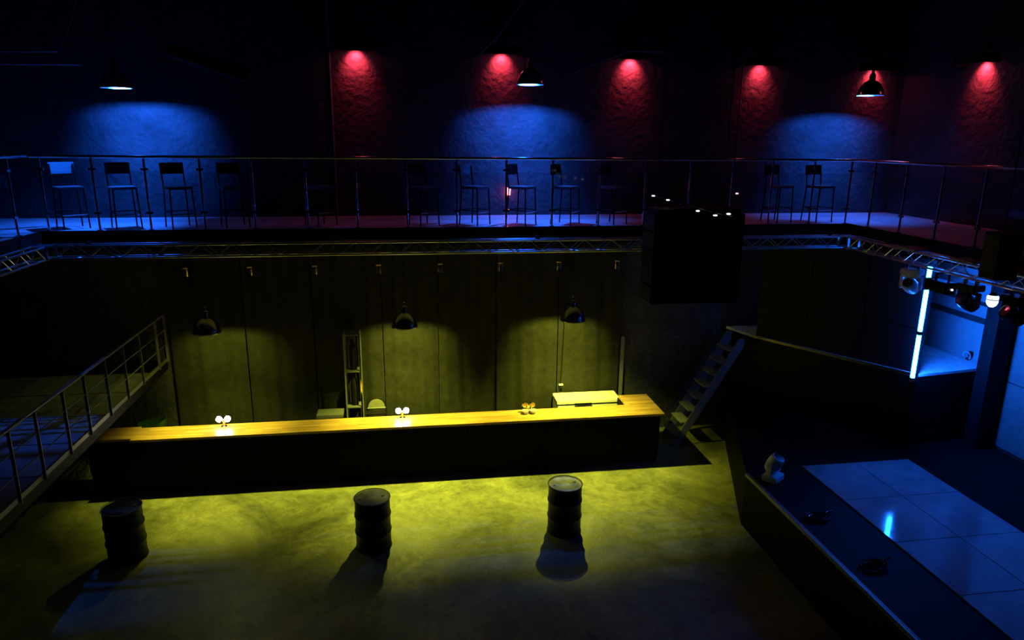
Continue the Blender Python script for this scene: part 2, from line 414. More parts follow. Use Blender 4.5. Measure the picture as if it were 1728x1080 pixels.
flood((-.86, YW, 8.04), 'y', 'black wall flood light throwing red on plaster beside a vertical conduit')
flood((1.94, YW, 8.05), 'y', 'black wall flood light throwing red on plaster behind a slanted red-lit brace')
flood((4.57, YW, 8.02), 'y', 'black wall flood light throwing red on plaster beside the bent pipe')
flood((7.37, YW, 7.97), 'y', 'black wall flood light throwing red and pink on plaster, next to the corner flood', .8)
flood((9.95, YW, 7.93), 'y', 'black wall flood light throwing red behind the corner pendant lamp', .7)
flood((XRW, 12.25, 7.90), 'x', 'black wall flood light throwing red on the side wall past the corner', 1.2)

# ------------------------------------------------------------------ conduits, ducts and pipes up high
def pipe(name, pts, r, label, cat='pipe', material='pipe', n=10):
    o = MB().path(pts, r, n).build(name, material, None, True)
    return tag(o, label, cat)
pipe('conduit', [(-1.35, YW-.02, ZM), (-1.35, YW-.02, ZC)], .018, 'thin vertical conduit on the plaster beside a red flood', 'conduit', 'greysteel')
pipe('roof_brace', [px(810, 90, Y=13.9), px(842, 58, Y=13.9), px(905, -30, Y=13.9)], .02, 'slanted steel roof brace catching red light', 'brace', 'greysteel')
dp = [px(965, 124, Y=13.3), px(985, 115, Y=13.3), px(1004, 107, Y=13.3), px(1026, 99, Y=13.3), px(1062, 86, Y=13.3), px(1096, 87, Y=13.3), px(1120, 87, Y=13.3)]
t = thing('bent_pipe', 'bent steel pipe running beside a red flood light', 'pipe', dp[0], world=True)
MB().path(dp, .022, 10).build('pipe', 'pipe', t, True)
for k in (1, 5): MB().tube(dp[k]+Vector((0, 0, .015)), (dp[k].x, dp[k].y, ZC), .005, 6).build('hanger', 'black', t)
for k, (a, b) in enumerate((((-60, 86), (98, 86)), ((-60, 107), (136, 108)))):
    pipe('ceiling_pipe', [px(*a, Y=12.6), px(*b, Y=12.6)], .022, ('shorter' if k == 0 else 'longer')+' of two level steel pipes near the blue pendant lamp', 'pipe')
pipe('ceiling_stay', [px(101, 82, Y=12.6), px(118, 40, Y=12.6), px(128, 0, Y=12.6)], .012, 'slanted stay rising from the two level pipes', 'stay', 'greysteel')
d0, d1 = px(285, 84, Y=12.2), px(420, 130, Y=12.2)
t = thing('ventilation_duct', 'round ventilation duct hung below the ceiling beside the blue pendant lamp', 'duct', d0, world=True)
dd = (d1-d0)
MB().tube(d0, d1, .11, 20).build('duct_body', 'black', t, True)
for k in range(1, 5): MB().tube(d0+dd*(k/5-.01), d0+dd*(k/5+.01), .114, 20).build('duct_seam', 'black', t, True)
for k in (.2, .8): MB().tube(d0+dd*k+Vector((0, 0, .105)), Vector((*(d0+dd*k).xy, ZC)), .006, 6).build('hanger', 'black', t)

# ------------------------------------------------------------------ glass railings
def railing(name, label, pts, ends, zr=6.15):
    """pts: list of post xy in order; ends: handrail end xy"""
    t = thing(name, label, 'railing', (pts[0][0], pts[0][1], ZM), world=True)
    d = Vector((pts[1][0]-pts[0][0], pts[1][1]-pts[0][1], 0)).normalized()
    nrm = Vector((-d.y, d.x, 0))
    o0 = Vector((*t.location.xy, ZM))
    pm = MB().tube((0, 0, .012), (0, 0, zr-ZM-.03), .019, 10).lathe([(.05, 0), (.05, .012), (.02, .014)], 16).mesh('post', 'steel', True)
    cmm = MB().box(-.055, .055, -.018, .018, -.018, .018).mesh('clamp', 'steel', bevel=.004)
    ang = atan2(d.y, d.x)
    for (x, y) in pts:
        p = place('post', pm, t, Vector((x, y, ZM))-o0)
        for z in (.29, 1.0): place('clamp', cmm, p, (0, 0, z), (0, 0, ang))
    for a, b in zip(pts[:-1], pts[1:]):
        A = Vector((*a, 0))+d*.045; B = Vector((*b, 0))-d*.045; L = (B-A).length
        g = MB().box(0, L, -.004, .004, 0, .83).build('glass_pane', 'glass', t, loc=Vector((A.x, A.y, ZM+.13))-o0)
        g.rotation_euler = (0, 0, ang)
    MB().tube((ends[0][0], ends[0][1], zr), (ends[1][0], ends[1][1], zr), .024, 14).build('handrail', 'steel', t, True)
    return t
yr = YE+.06
bx = [-5.80, -5.02, -4.22, -3.36, -2.54, -1.67, -.83, .03, .90, 1.78, 2.62, 3.49, 4.35, 5.20, 6.03, 6.82, 7.66]
railing('glass_railing', 'steel and glass railing along the back mezzanine in front of the bar stools', [(x, yr) for x in bx]+[(8.42, yr)], ((-5.93, yr), (8.56, yr)))
xr = XR+.06
railing('glass_railing', 'steel and glass railing along the side mezzanine above the stage', [(xr, y) for y in (11.95, 11.1, 10.25, 9.4, 8.55, 7.7, 6.85, 6.0, 5.15)], ((xr, yr-.026), (xr, 4.6)))
xl = XL-.06
railing('glass_railing', 'steel and glass railing along the mezzanine above the side walkway', [(xl, y) for y in (11.85, 11.0, 10.15, 9.3, 8.45, 7.6)], ((xl, yr-.026), (xl, 7.3)))

# ------------------------------------------------------------------ bar stools
def stool():
    t = thing('bar_stool', 'bar stool', 'bar stool', (0, 0, 0), 0, 'bar stools on the mezzanine')
    # faces local +y ; backrest at -y
    MB().box(-.20, .20, -.19, .20, .655, .70).build('seat', 'seat', t, bevel=.012)
    for x in (-.185, .185):
        MB().tube((x*1.05, .195, 0), (x*.95, .175, .655), .0125, 8).build('leg', 'black', t, True)
        l = MB().tube((x*1.05, -.215, 0), (x*.95, -.175, .655), .0125, 8).build('leg', 'black', t, True)
        MB().tube((x*.95, -.175, .655), (x*.95, -.225, 1.06), .0125, 8).build('back_post', 'black', l, True)
        MB().tube((x*1.02, .188, .27), (x*1.02, -.20, .27), .01, 8).build('stretcher', 'black', t, True)
    MB().tube((-.19, .19, .24), (.19, .19, .24), .011, 8).build('footrest', 'steel', t, True)
    MB().tube((-.19, -.20, .27), (.19, -.20, .27), .01, 8).build('stretcher', 'black', t, True)
    return t
def back(t, material):
    b = MB(); k = 8
    for i in range(k):
        x0 = -.19+.38*i/k; x1 = -.19+.38*(i+1)/k
        f = lambda x: -.235-.02*(1-(x/.19)**2)
        b0 = len(b.v)
        for x in (x0, x1):
            for z in (.90, 1.09):
                yy = f(x)-(z-.9)*.06
                b.v += [(x, yy, z), (x, yy+.022, z)]
        for q in ((0, 1, 3, 2), (4, 6, 7, 5), (0, 4, 5, 1), (2, 3, 7, 6), (0, 2, 6, 4), (1, 5, 7, 3)): b.f.append([b0+i_ for i_ in q])
    return b.build('backrest', material, t, True)
proto = stool(); back(proto, 'black')
proto2 = stool(); back(proto2, 'teal')
used = [0, 0]
def put_stool(x, y, deg, label, teal=0):
    p = (proto, proto2)[teal]
    rz = radians(deg)+pi     # 0 = facing the hall
    if not used[teal]:
        used[teal] = 1; p.location = (x, y, ZM); p.rotation_euler = (0, 0, rz); p['label'] = label; return p
    return dup(p, (x, y, ZM), rz, label)
put_stool(-5.58, 12.85, 38, 'bar stool with a blue-lit backrest by the corner where two glass railings meet', 1)
put_stool(-4.72, 12.82, 30, 'black bar stool with a pale lit seat beside the blue-backed stool')
put_stool(-3.84, 12.82, 32, 'black bar stool with a dark seat and back against the blue light')
put_stool(-2.95, 12.85, 25, 'dark bar stool at the fading edge of the blue light by the railing')
put_stool(-1.50, 12.95, 40, 'dark bar stool alone in the unlit stretch of mezzanine between the blue lights')
put_stool(.33, 12.85, 30, 'dark bar stool next to the teal-backed stool, in shade')
put_stool(1.26, 12.85, 48, 'bar stool with a teal backrest in front of the blue-lit wall', 1)
put_stool(2.12, 12.82, 50, 'black bar stool right beside the small red lantern')
put_stool(2.95, 12.82, 52, 'black bar stool between the stool at the red lantern and the nearly dark stool')
put_stool(3.86, 12.85, 35, 'black bar stool in near darkness past the blue light behind the flown speakers')
put_stool(7.22, 12.9, 20, 'dark bar stool in shade near the corner of the mezzanine railing')
put_stool(8.08, 12.9, 12, 'dark bar stool closest to the corner of the mezzanine railing, in dim blue light')

# small lantern on the wall and indicator
lx = px(858, 322, Y=YW-.08)
t = thing('wall_lantern', 'small glowing red lantern on the back wall beside a bar stool', 'lantern', lx)
MB.capends = True
MB().lathe([(.036, -.085), (.05, .06), (.04, .07)], 14).build('glow_shade', 'redlamp', t, True)
MB().lathe([(.05, .07), (.02, .10)], 14).build('cap', 'black', t, True)
MB().box(-.02, .02, 0, .08, .07, .09).build('bracket', 'black', t)
lamp('POINT', 'lantern_light', (0, -.08, 0), RED, 1.0, t, .05)
ip = px(1243, 327, Y=YW-.03)
t = thing('indicator_lamp', 'tiny red and white indicator lamp on the dark back wall', 'indicator lamp', ip)
MB().box(-.03, .05, 0, .03, -.03, .03).build('box', 'black', t)
MB().lathe([(.012, -.01), (.012, .012), (.001, .014)], 10, (-.012, -.006, .005)).build('white_led', 'dot', t)
MB().lathe([(.012, -.01), (.012, .012), (.001, .014)], 10, (.022, -.006, .005)).build('red_led', 'redlamp', t)

# ------------------------------------------------------------------ lighting trusses
TZ0, TZ1, TR = 4.565, 4.765, .0175
def truss(name, label, axis, a, b, c0, c1):
    """axis 'x': runs along X from a to b between y=c0..c1"""
    root = (a, c0, TZ0) if axis == 'x' else (c0, a, TZ0)
    t = thing(name, label, 'truss', root, world=True)
    P = (lambda s, c, z: (s, c, z)) if axis == 'x' else (lambda s, c, z: (c, s, z))
    for c in (c0, c1):
        for z in (TZ0, TZ1):
            MB().tube(P(a, c, z), P(b, c, z), TR, 10).build('chord', 'alu', t, True)
    n = int(round(abs(b-a)/.25)); st = (b-a)/n; o0 = Vector(root)
    ms = {}
    def brace(kind, p, q):
        d = tuple(round(v, 4) for v in (Vector(q)-Vector(p)))
        if (kind, d) not in ms: ms[(kind, d)] = MB().tube((0, 0, 0), d, .0065, 6).mesh('brace', 'alu', True)
        place('brace', ms[(kind, d)], t, Vector(p)-o0)
    for i in range(n):
        s0, s1 = a+i*st, a+(i+1)*st
        up_ = i % 2
        for c in (c0, c1): brace('v', P(s0, c, TZ0 if not up_ else TZ1), P(s1, c, TZ1 if not up_ else TZ0))
        brace('h', P(s0, c0 if up_ else c1, TZ0), P(s1, c1 if up_ else c0, TZ0))
    return t
YT = 12.0
tx0, tx1 = -5.66, 8.18
def hangers(t, pos, axis, c):
    """bolted arms that carry the truss on the mezzanine edge"""
    o0 = Vector(t.location)
    for s in pos:
        if axis == 'x': m_ = MB().box(s-.03, s+.03, c, YE-.021, TZ1+.0176, TZ1+.05).tube((s, c+.02, TZ1-.005), (s, c+.02, TZ1+.07), .012, 8)
        else: m_ = MB().box(min(c, XR-.02 if c > 0 else XL+.02), max(c, XR-.021 if c > 0 else XL+.021), s-.03, s+.03, TZ1+.0176, TZ1+.05)
        m_.build('hanger_arm', 'black', t)
t = truss('lighting_truss', 'long aluminium lighting truss below the back mezzanine edge', 'x', tx0+.06, tx1-.06, YT, YT+.2)
hangers(t, (-5.1, -2.5, .1, 2.3, 3.5, 6.1, 7.9), 'x', YT+.1)
t2 = truss('lighting_truss', 'aluminium lighting truss along the side mezzanine above the stage, carrying moving lights', 'y', 5.0, YT-.12, tx1-.02, tx1+.18)
hangers(t2, (6.2, 8.6, 11.0), 'y', tx1+.08)
t3 = truss('lighting_truss', 'short visible aluminium lighting truss above the side walkway', 'y', 7.5, YT-.12, tx0-.18, tx0+.02)
hangers(t3, (8.2, 10.4), 'y', tx0-.08)
for x in (tx0-.08, tx1+.08):
    t = thing('truss_corner', 'square aluminium truss corner block above the '+('side walkway' if x < 0 else 'stage'), 'truss corner', (x, YT, TZ0), world=True)
    for cx in (-.11, .11):
        for cy in (-.095, .215):
            MB().box(x+cx-.02, x+cx+.02, YT+cy-.02, YT+cy+.02, TZ0-.02, TZ1+.02).build('corner_tube', 'alu', t)
    for z in (TZ0, TZ1): MB().box(x-.13, x+.13, YT-.115, YT+.235, z-.006, z+.006).build('corner_plate', 'alu', t)

# ------------------------------------------------------------------ small can spots under the mezzanine
cans = ((312, 464), (421, 462), (531, 455), (639, 455), (743, 451), (845, 449), (943, 447), (1041, 440))
cb = thing('can_spot', 'small unlit can spotlight hanging under the mezzanine above the bar', 'spotlight', (0, 0, 0), 0, 'can spotlights under the mezzanine')
MB().lathe([(.045, -.08), (.05, -.07), (.05, .06), (.035, .075)], 16).build('can', 'brass', cb, True)
MB().lathe([(.054, -.095), (.054, -.075)], 16).build('rim', 'steel', cb, True)
MB().tube((0, 0, .07), (0, 0, .49), .008, 8).build('stem', 'black', cb, True)
MB().lathe([(.035, .47), (.035, .50)], 14).build('base_plate', 'black', cb, True)
for i, (x, y) in enumerate(cans):
    p = px(x, 455, Y=12.62)
    loc = (p.x, 12.62, U-.50)
    if i == 0: cb.location = loc
    else: dup(cb, loc)

# ------------------------------------------------------------------ drapes behind the bar
def drape(x0, x1, seed, label):
    R = random.Random(seed); mb = MB(); nx = 48; nz = 10; y = YW-.075
    ph = [R.uniform(0, 6) for _ in range(4)]; b = 0
    for j in range(nz+1):
        z = .02+(U-.06-.02)*j/nz; k = 1-.35*j/nz
        for i in range(nx+1):
            u = i/nx; x = x0+(x1-x0)*u
            yy = y+k*(.022*sin(u*13+ph[0]+.15*sin(z+ph[3]))+.014*sin(u*29+ph[1]+.3*z)+.010*sin(u*5+ph[2]+.6*z))
            mb.v.append((x, min(yy, YW-.022), z))
    for j in range(nz):
        for i in range(nx): q = j*(nx+1)+i; mb.f.append([q, q+1, q+nx+2, q+nx+1])
    n0 = len(mb.v)
    mb.v += [(v[0], v[1]+.012, v[2]) for v in mb.v]
    mb.f += [[i+n0 for i in f][::-1] for f in mb.f]
    for i in range(nx): mb.f.append([i, n0+i, n0+i+1, i+1])
    for j in range(nz):
        for q in (j*(nx+1), j*(nx+1)+nx): mb.f.append([q, q+nx+1, n0+q+nx+1, n0+q])
    o = mb.build('drape', 'curtain', None, True); tag(o, label, 'curtain', 'black drapes behind the bar')
xs = [-4.75, -3.3, -1.95, -.55, .62, 1.85, 3.20, 4.62]
for i, (a, b) in enumerate(zip(xs[:-1], xs[1:])):
    drape(a+.012, b-.012, i, 'black fabric drape hanging behind '+(
        'the green tub at the bar end', 'the bar between the lit tap and the side table', 'the steel rack', 'the round-backed chair and a lit tap',
        'the empty stretch of bar past the round-backed chair', 'the unlit brass tap', 'the chest freezer')[i])
tr_ = MB().tube((-4.8, YW-.075, U-.03), (4.7, YW-.075, U-.03), .02, 8)
tag(tr_.build('curtain_rail', 'black'), 'black curtain rail under the mezzanine over the drapes', 'curtain rail')
o = MB().tube(px(951, 560, Y=YW-.13), px(946, 645, Y=YW-.13), .012, 8)
t = thing('hanging_cable', 'dark cable hanging in front of the drapes with a pale plug at its end', 'cable', px(946, 650, Y=YW-.13))
pt = px(953, 552, Y=YW-.13)-Vector(t.location)
MB().path([(0, 0, .06), (.02, 0, .5), (.035, 0, 1.0), (.05, 0, 1.7), (.05, 0, U-.001-t.location.z)], .012, 8).build('cord', 'rubber', t, True)
MB().box(-.045, .05, -.03, .02, .0, .03).build('plug', 'white', t, bevel=.006)
MB().box(-.03, .035, -.02, .015, -.06, 0).build('socket', 'black', t)
o = MB().box(4.66, 4.74, YW-.06, YW-.0, 0, 2.25).build('door_post', 'greysteel'); tag(o, 'narrow upright grey door post at the end of the drapes behind the bar return', 'post')

# ------------------------------------------------------------------ things behind the bar
t = thing('chest_freezer', 'white chest freezer with a flat lid standing behind the bar', 'freezer', (3.82, 13.80, 0))
MB().box(-.70, .69, 0, .50, .04, .93).build('body', 'white', t, bevel=.012)
l = MB().box(-.71, .70, -.015, .51, .94, 1.025).build('lid', 'white', t, bevel=.014)
MB().box(-.33, .05, -.045, -.016, .945, .965).build('handle', 'black', l, bevel=.004)
for x in (-.62, .6):
    for y in (.06, .42): MB().lathe([(.03, 0), (.03, .045)], 12, (x, y, 0)).build('foot', 'black', t)

t = thing('steel_rack', 'tall narrow steel rack standing against the drapes behind the bar', 'rack', (-1.17, 14.12, 0))
for x in (-.155, .155):
    for y in (-.14, .14): MB().box(x-.014, x+.014, y-.014, y+.014, 0, 2.62).build('upright', 'steel' if x > 0 and y < 0 else 'greysteel', t)
for z in (.15, 1.02, 1.80, 2.58): MB().box(-.15, .15, -.15, .15, z, z+.02).build('shelf', 'greysteel', t)
for z in (1.04, 1.82):
    o = MB().lathe([(.07, 0), (.075, .02), (.075, .45), (.05, .56), (.03, .6), (.03, .66)], 18).build('gas_bottle', 'black', None, True, loc=(-1.165, 14.12, z))
    tag(o, 'dark tall bottle standing on the '+('upper' if z > 1.5 else 'lower')+' open shelf of the steel rack', 'bottle')

t = thing('crate_table', 'low wooden side table beside the steel rack behind the bar', 'table', (-1.66, 13.86, 0))
MB().box(-.26, .27, -.18, .18, .93, 1.00).build('table_top', 'greysteel', t, bevel=.006)
for x in (-.23, .24):
    for y in (-.15, .15): MB().box(x-.02, x+.02, y-.02, y+.02, 0, .93).build('leg', 'black', t)

t = thing('round_back_chair', 'chair with a round cream backrest in a black hoop behind the bar', 'chair', (-.72, 13.72, 0))
cz = 1.03
for s in (-1, 1):
    MB().tube((s*.17, .16, 0), (s*.175, .17, .45), .014, 8).build('leg', 'black', t, True)
    MB().tube((s*.18, -.19, 0), (s*.18, -.17, .45), .014, 8).build('leg', 'black', t, True)
MB().box(-.21, .21, -.22, .20, .45, .50).build('seat', 'cream', t, bevel=.015)
hp = [(-.195, .19, .47)]+[(.195*cos(pi-a), .22, cz+.195*sin(pi-a)*1.05) for a in [pi*i/16 for i in range(17)]]+[(.195, .19, .47)]
MB().path(hp, .017, 8).build('back_hoop', 'black', t, True)
disc = MB(); disc.prism([(.17*cos(pi*i/20), cz+.17*1.05*sin(pi*i/20)) for i in range(21)], 0, .03)
o = disc.mesh('backrest', 'cream', bevel=.004)
b = place('backrest', o, t, (0, .235, 0), (radians(90), 0, 0))
MB().tube((-.185, .20, cz-.015), (.185, .20, cz-.015), .018, 8).build('back_rail', 'greysteel', t, True)
MB().box(-.23, .19, .02, .19, cz-.10, cz-.075).build('arm_tray', 'black', t, bevel=.004)
MB().box(.165, .185, .05, .07, .45, cz-.10).build('tray_post', 'black', t)

t = thing('plastic_tub', 'dark green plastic tub with a curved rim at the bar end by the side walkway', 'tub', (-5.02, 13.62, 0))
MB.capends = False
ov = MB().lathe([(.20, .30), (.22, .32), (.26, 1.02), (.27, 1.04), (.255, 1.04), (.215, .36), (.01, .34)], 24)
ov.v = [(x, y*.8, z+(.10*max(0, x/.26)**2 if z > .9 else 0)) for x, y, z in ov.v]
ov.build('tub_body', 'green', t, True)
MB.capends = True
MB().lathe([(.22, 0), (.22, .30), (.20, .315)], 24).build('stand', 'black', t, True)

# ------------------------------------------------------------------ side walkway
WZ, WX = 2.10, -4.88
t = thing('side_walkway', 'raised side walkway of steel plates with grey posts and three slim rails', 'walkway', (WX, 6.0, WZ), world=True)
o0 = Vector(t.location)
pmesh = MB().box(0, 1.55, 0, 1.04, 0, .03).mesh('deck_plate', 'deck', bevel=.004)
y = 5.0
while y < 14.3:
    if y+1.04 < YW-.02:
        place('deck_plate', pmesh, t, Vector((WX-1.57, y, WZ-.03))-o0)
        place('deck_plate', pmesh, t, Vector((XLW+.002, y, WZ-.03))-o0)
    y += 1.07
yend = y
MB().box(WX-.06, WX, 5.0, YW-.01, WZ-.22, WZ-.031).build('edge_beam', 'black', t)
MB().box(WX-.018, WX+.012, 5.0, YW-.01, WZ-.05, WZ+.02).build('edge_angle', 'trim', t)
MB().box(XLW+.001, WX-.07, 5.0, YW-.01, WZ-.10, WZ-.031).build('deck_frame', 'black', t)
pm2 = MB().box(-.02, .02, -.008, .008, 0, .95).mesh('post', 'greysteel')
py_ = [8.68, 9.31, 10.08, 10.75, 11.52, 12.28, 13.02, 13.90, 14.40]
py_ = [8.0]+py_
for yy in py_: place('post', pm2, t, Vector((WX+.025, yy, WZ-.06))-o0)
MB().tube((WX+.025, 6, WZ+.92), (WX+.025, YW-.03, WZ+.92), .024, 10).build('top_rail', 'greysteel', t, True)
for z in (.31, .61): MB().tube((WX+.025, 6, WZ+z), (WX+.025, YW-.03, WZ+z), .009, 8).build('mid_rail', 'greysteel', t, True)
# two short low rails glimpsed under the walkway
for k, (p0, p1) in enumerate((((129, 791), (146, 771)), ((134, 800), (152, 779)))):
    a = px(*p0, Z=.32); b = px(*p1, Z=.32)
    o = MB().path([(a.x, a.y, 0), (a.x, a.y, .32), (b.x, b.y, .32), (b.x, b.y, 0)], .014, 8).build('low_rail', 'steel', None, True)
    tag(o, ('outer' if k else 'inner')+' of two low steel rails on the floor under the side walkway', 'rail')

# ------------------------------------------------------------------ stage
SZ = 1.0
st = thing('stage', 'low black stage with glossy deck panels and an aluminium edge', 'stage', (5.64, 8, 0), world=True)
poly = [(5.64, 2.0), (XRW-.001, 2.0), (XRW-.001, YW-.001), (7.3, YW-.001), (6.83, 13.35), (5.64, 10.2)]
MB().prism(poly, 0, SZ).build('stage_body', 'stage', st)
MB().box(5.60, 5.639, 2.0, 10.15, SZ-.05, SZ+.012).build('edge_trim', 'trim', st, bevel=.004)
MB().box(5.641, 5.66, 2.0, 10.15, SZ+.001, SZ+.012).build('edge_trim', 'trim', st)
o0 = Vector(st.location)
rows = [(10.25, 9.05), (9.05, 7.85), (7.85, 6.65), (6.65, 5.45), (5.45, 4.25)]
for j, (y1, y0) in enumerate(rows):
    for (x0, x1) in ((6.70, 7.72), (7.72, 8.74)):
        q = MB().box(x0+.004, x1-.004, y0+.004, y1-.004, SZ+.001, SZ+.022).build('deck_panel', 'stagedeck', st, bevel=.003)

# landing behind the stage with the stairs up to it
LZ = 2.40
ld = thing('landing', 'raised landing with a pale floor beside the glowing light tube', 'landing', (9.1, 10.82, SZ), world=True)
lp = [(9.12, 10.82), (XRW-.001, 11.02), (XRW-.001, YW-.002), (7.14, YW-.002), (7.40, 13.62)]
MB().prism(lp, SZ+.001, LZ-.05).build('landing_base', 'black', ld)
MB().prism(lp, LZ-.049, LZ).build('landing_floor', 'landing', ld)
a, b = Vector((9.12, 10.82)), Vector((7.40, 13.62)); d = (b-a).normalized(); nn = Vector((-d.y, d.x))
MB().prism([tuple(a-nn*.002), tuple(b-nn*.002), tuple(b+nn*.02), tuple(a+nn*.02)], LZ-.04, LZ+.006).build('edge_strip', 'blackgloss', ld)

stp = thing('stairs', 'steep open steel stairs climbing from the bar end to the landing', 'stairs', (5.66, 13.75, 0))
nst = 9; rise = LZ/nst; run = 1.42/nst
tm = MB().box(0, .24, -.28, .28, 0, .025).mesh('tread', 'deck', bevel=.003)
for i in range(nst-1): place('tread', tm, stp, (i*run-.02, 0, (i+1)*rise-.025))
for s in (-1, 1):
    mb = MB(); yv = s*.30
    mb.v = [(x, yv+q, z) for q in (-.012, .012) for x, z in ((-.06, 0), (.13, 0), (1.42, LZ-.20), (1.42, LZ-.01), (1.30, LZ-.01))]
    mb.f = [[0, 1, 2, 3, 4], [9, 8, 7, 6, 5]]+[[i, (i+1) % 5, 5+(i+1) % 5, 5+i] for i in range(5)]
    mb.build('stringer', 'greysteel', stp)

# black partition standing on the landing edge
pt_ = struct('partition', MB().prism([tuple(a-nn*.06), tuple(b-nn*.06), tuple(b-nn*.10), tuple(a-nn*.10)], LZ+.002, 4.5), 'black')
L_ = (b-a).length; an = atan2(d.y, d.x)
for z0, z1 in ((LZ+.01, 3.22), (3.25, 4.49)):
    for k in range(3):
        q = a+d*(k*L_/3)-nn*.0595
        o = MB().box(.01, L_/3-.01, 0, .012, z0, z1)  .build('panel', 'black', pt_, loc=(q.x, q.y, 0)); o.rotation_euler = (0, 0, an)
# glowing tube on its post
lx_, ly_ = 8.90, 10.66
g = thing('led_tube_light', 'tall glowing blue-white light tube on a black post at the landing corner', 'light tube', (lx_, ly_, SZ))
MB().box(.03, .13, .02, .12, .002, 3.45).build('post', 'black', g, label='black post')
MB().box(-.024, .024, -.03, .02, LZ-SZ+.01, 3.20-SZ).build('tube', 'led', g)
MB().box(-.024, .024, -.03, .02, 3.27-SZ, 4.06-SZ).build('tube', 'led', g)
MB().box(-.03, .03, -.034, .03, 3.20-SZ, 3.27-SZ).build('collar', 'black', g)
MB().box(-.024, .024, -.03, .02, 4.18-SZ, 4.44-SZ).build('tube', 'led', g)
MB().box(-.03, .03, -.034, .03, 4.06-SZ, 4.18-SZ).build('collar', 'black', g)
MB().box(.131, .150, .048, .118, LZ-SZ+.02, 4.44-SZ).build('tube', 'led', g)  # extra tube added on the unseen post face to light the wall
MB().box(-.03, .03, -.034, .03, LZ-SZ-.07, LZ-SZ+.01).build('base_clip', 'steel', g)
vd = Vector((-lx_, -ly_)).normalized(); vn = Vector((-vd.y, vd.x))      # added fin, edge-on to the camera, blocks tube light into the hall
q0 = Vector((-.032, .026)); q1 = q0+vd*.05
w_ = Vector((vn.x, vn.y)) if vn.x < 0 else -vn
MB().prism([tuple(q0), tuple(q1), tuple(q1+w_*.006), tuple(q0+w_*.006)], LZ-SZ+.0, 4.06-SZ).build('light_block_side', 'black', g)
MB().box(-.036, .029, .021, .029, LZ-SZ, 4.44-SZ).build('light_block_back', 'black', g)  # added plate behind the tube, stops its light towards the bar
# dark pilaster beside the side wall
struct('pilaster', MB().box(XRW-.42, XRW-.001, 10.52, 10.80, SZ+.001, U-.001), 'black')

# ring on the side wall
rp = px(1633, 600, X=XRW-.06)
t = thing('hose_ring', 'small white ring hook on the blue-lit panelled wall', 'wall hook', (XRW-.031, rp.y, rp.z))
pts = [(-.05, .085*cos(a), .075*sin(a)) for a in [radians(-30+i*250/20) for i in range(21)]]
MB().path(pts, .011, 8).build('ring', 'white', t, True)
MB().box(-.05, 0, -.10, -.02, -.01, .10).build('wall_block', 'black', t, bevel=.006)
MB().box(-.045, -.001, -.04, .03, -.085, -.04).build('lower_block', 'black', t, bevel=.006)

# ------------------------------------------------------------------ moving lights
def moving_head(loc, rz, hang, label, material='blackgloss', k=1.0):
    t = thing('moving_head', label, 'stage light', loc, rz, 'moving head stage lights')
    s = -1 if hang else 1
    B = lambda *a, **kk: MB().box(a[0]*k, a[1]*k, a[2]*k, a[3]*k, min(a[4]*s, a[5]*s)*k, max(a[4]*s, a[5]*s)*k)
    B(-.15, .15, -.12, .12, 0, .10).build('base', material, t, bevel=.012)
    B(-.10, .10, -.05, .05, .10, .13).build('pan_ring', material, t, bevel=.008)
    for q in (-1, 1):
        x0, x1 = sorted((q*.125, q*.165)); B(x0, x1, -.05, .05, .115, .34).build('yoke_arm', material, t, bevel=.012)
        MB().tube((q*.165*k, 0, s*.28*k), (q*.17*k, 0, s*.28*k), .03*k, 16).build('pivot', 'chrome', t, True)
    B(-.16, .16, -.05, .05, .115, .145).build('yoke_bridge', material, t, bevel=.008)
    h = MB().lathe([(.06*k, -.15*k), (.10*k, -.13*k), (.115*k, -.03*k), (.115*k, .08*k), (.10*k, .14*k), (.085*k, .15*k)], 24)
    me = h.mesh('head', material, True)
    ho = place('head', me, t, (0, 0, s*.28*k), (radians(62 if hang else 25), 0, 0))
    MB().lathe([(.078*k, .148*k), (.078*k, .155*k), (.001, .16*k)], 20).build('lens', 'chrome', ho, True)
    if hang:
        for x in (-.09, .09): MB().box((x-.02)*k, (x+.02)*k, -.02*k, .02*k, 0, .055).build('clamp', 'steel', t)
    return t
txr = tx1+.08
p1 = px(1541, 452, X=txr-.1)
moving_head((tx1-.02, p1.y, TZ0-.072), radians(-60), True, 'moving head light lit pale blue, hung on the truss next to the glowing tube', 'greyhead', 1.0)
p2 = px(1632, 472, X=txr)
moving_head((tx1-.02, 8.92, TZ0-.072), radians(-80), True, 'black moving head light silhouetted against the blue wall', 'blackgloss', 1.0)
moving_head((tx1-.02, 8.12, TZ0-.072), radians(-95), True, 'black moving head light at the truss past the white bulb lamp, in the dark', 'blackgloss', 1.0)
# scanner box
t = thing('scanner_light', 'black box-shaped scanner light hung between the two moving heads', 'stage light', (tx1+.0, 9.50, TZ0-.02))
bx_ = MB().box(-.10, .10, -.21, .21, -.30, -.12).build('housing', 'blackgloss', t, bevel=.02)
MB().box(-.11, .11, .2, .23, -.31, -.11).build('front_bezel', 'black', t, bevel=.006)
MB().tube((0, -.215, -.22), (0, -.232, -.22), .014, 10).build('status_light', 'dot', bx_)
for s in (-1, 1): MB().box(s*.112-.006, s*.112+.006, -.02, .02, -.22, -.0).build('bracket_arm', 'black', t)
MB().box(-.118, .118, -.02, .02, -.01, .003).build('bracket_bridge', 'black', t)
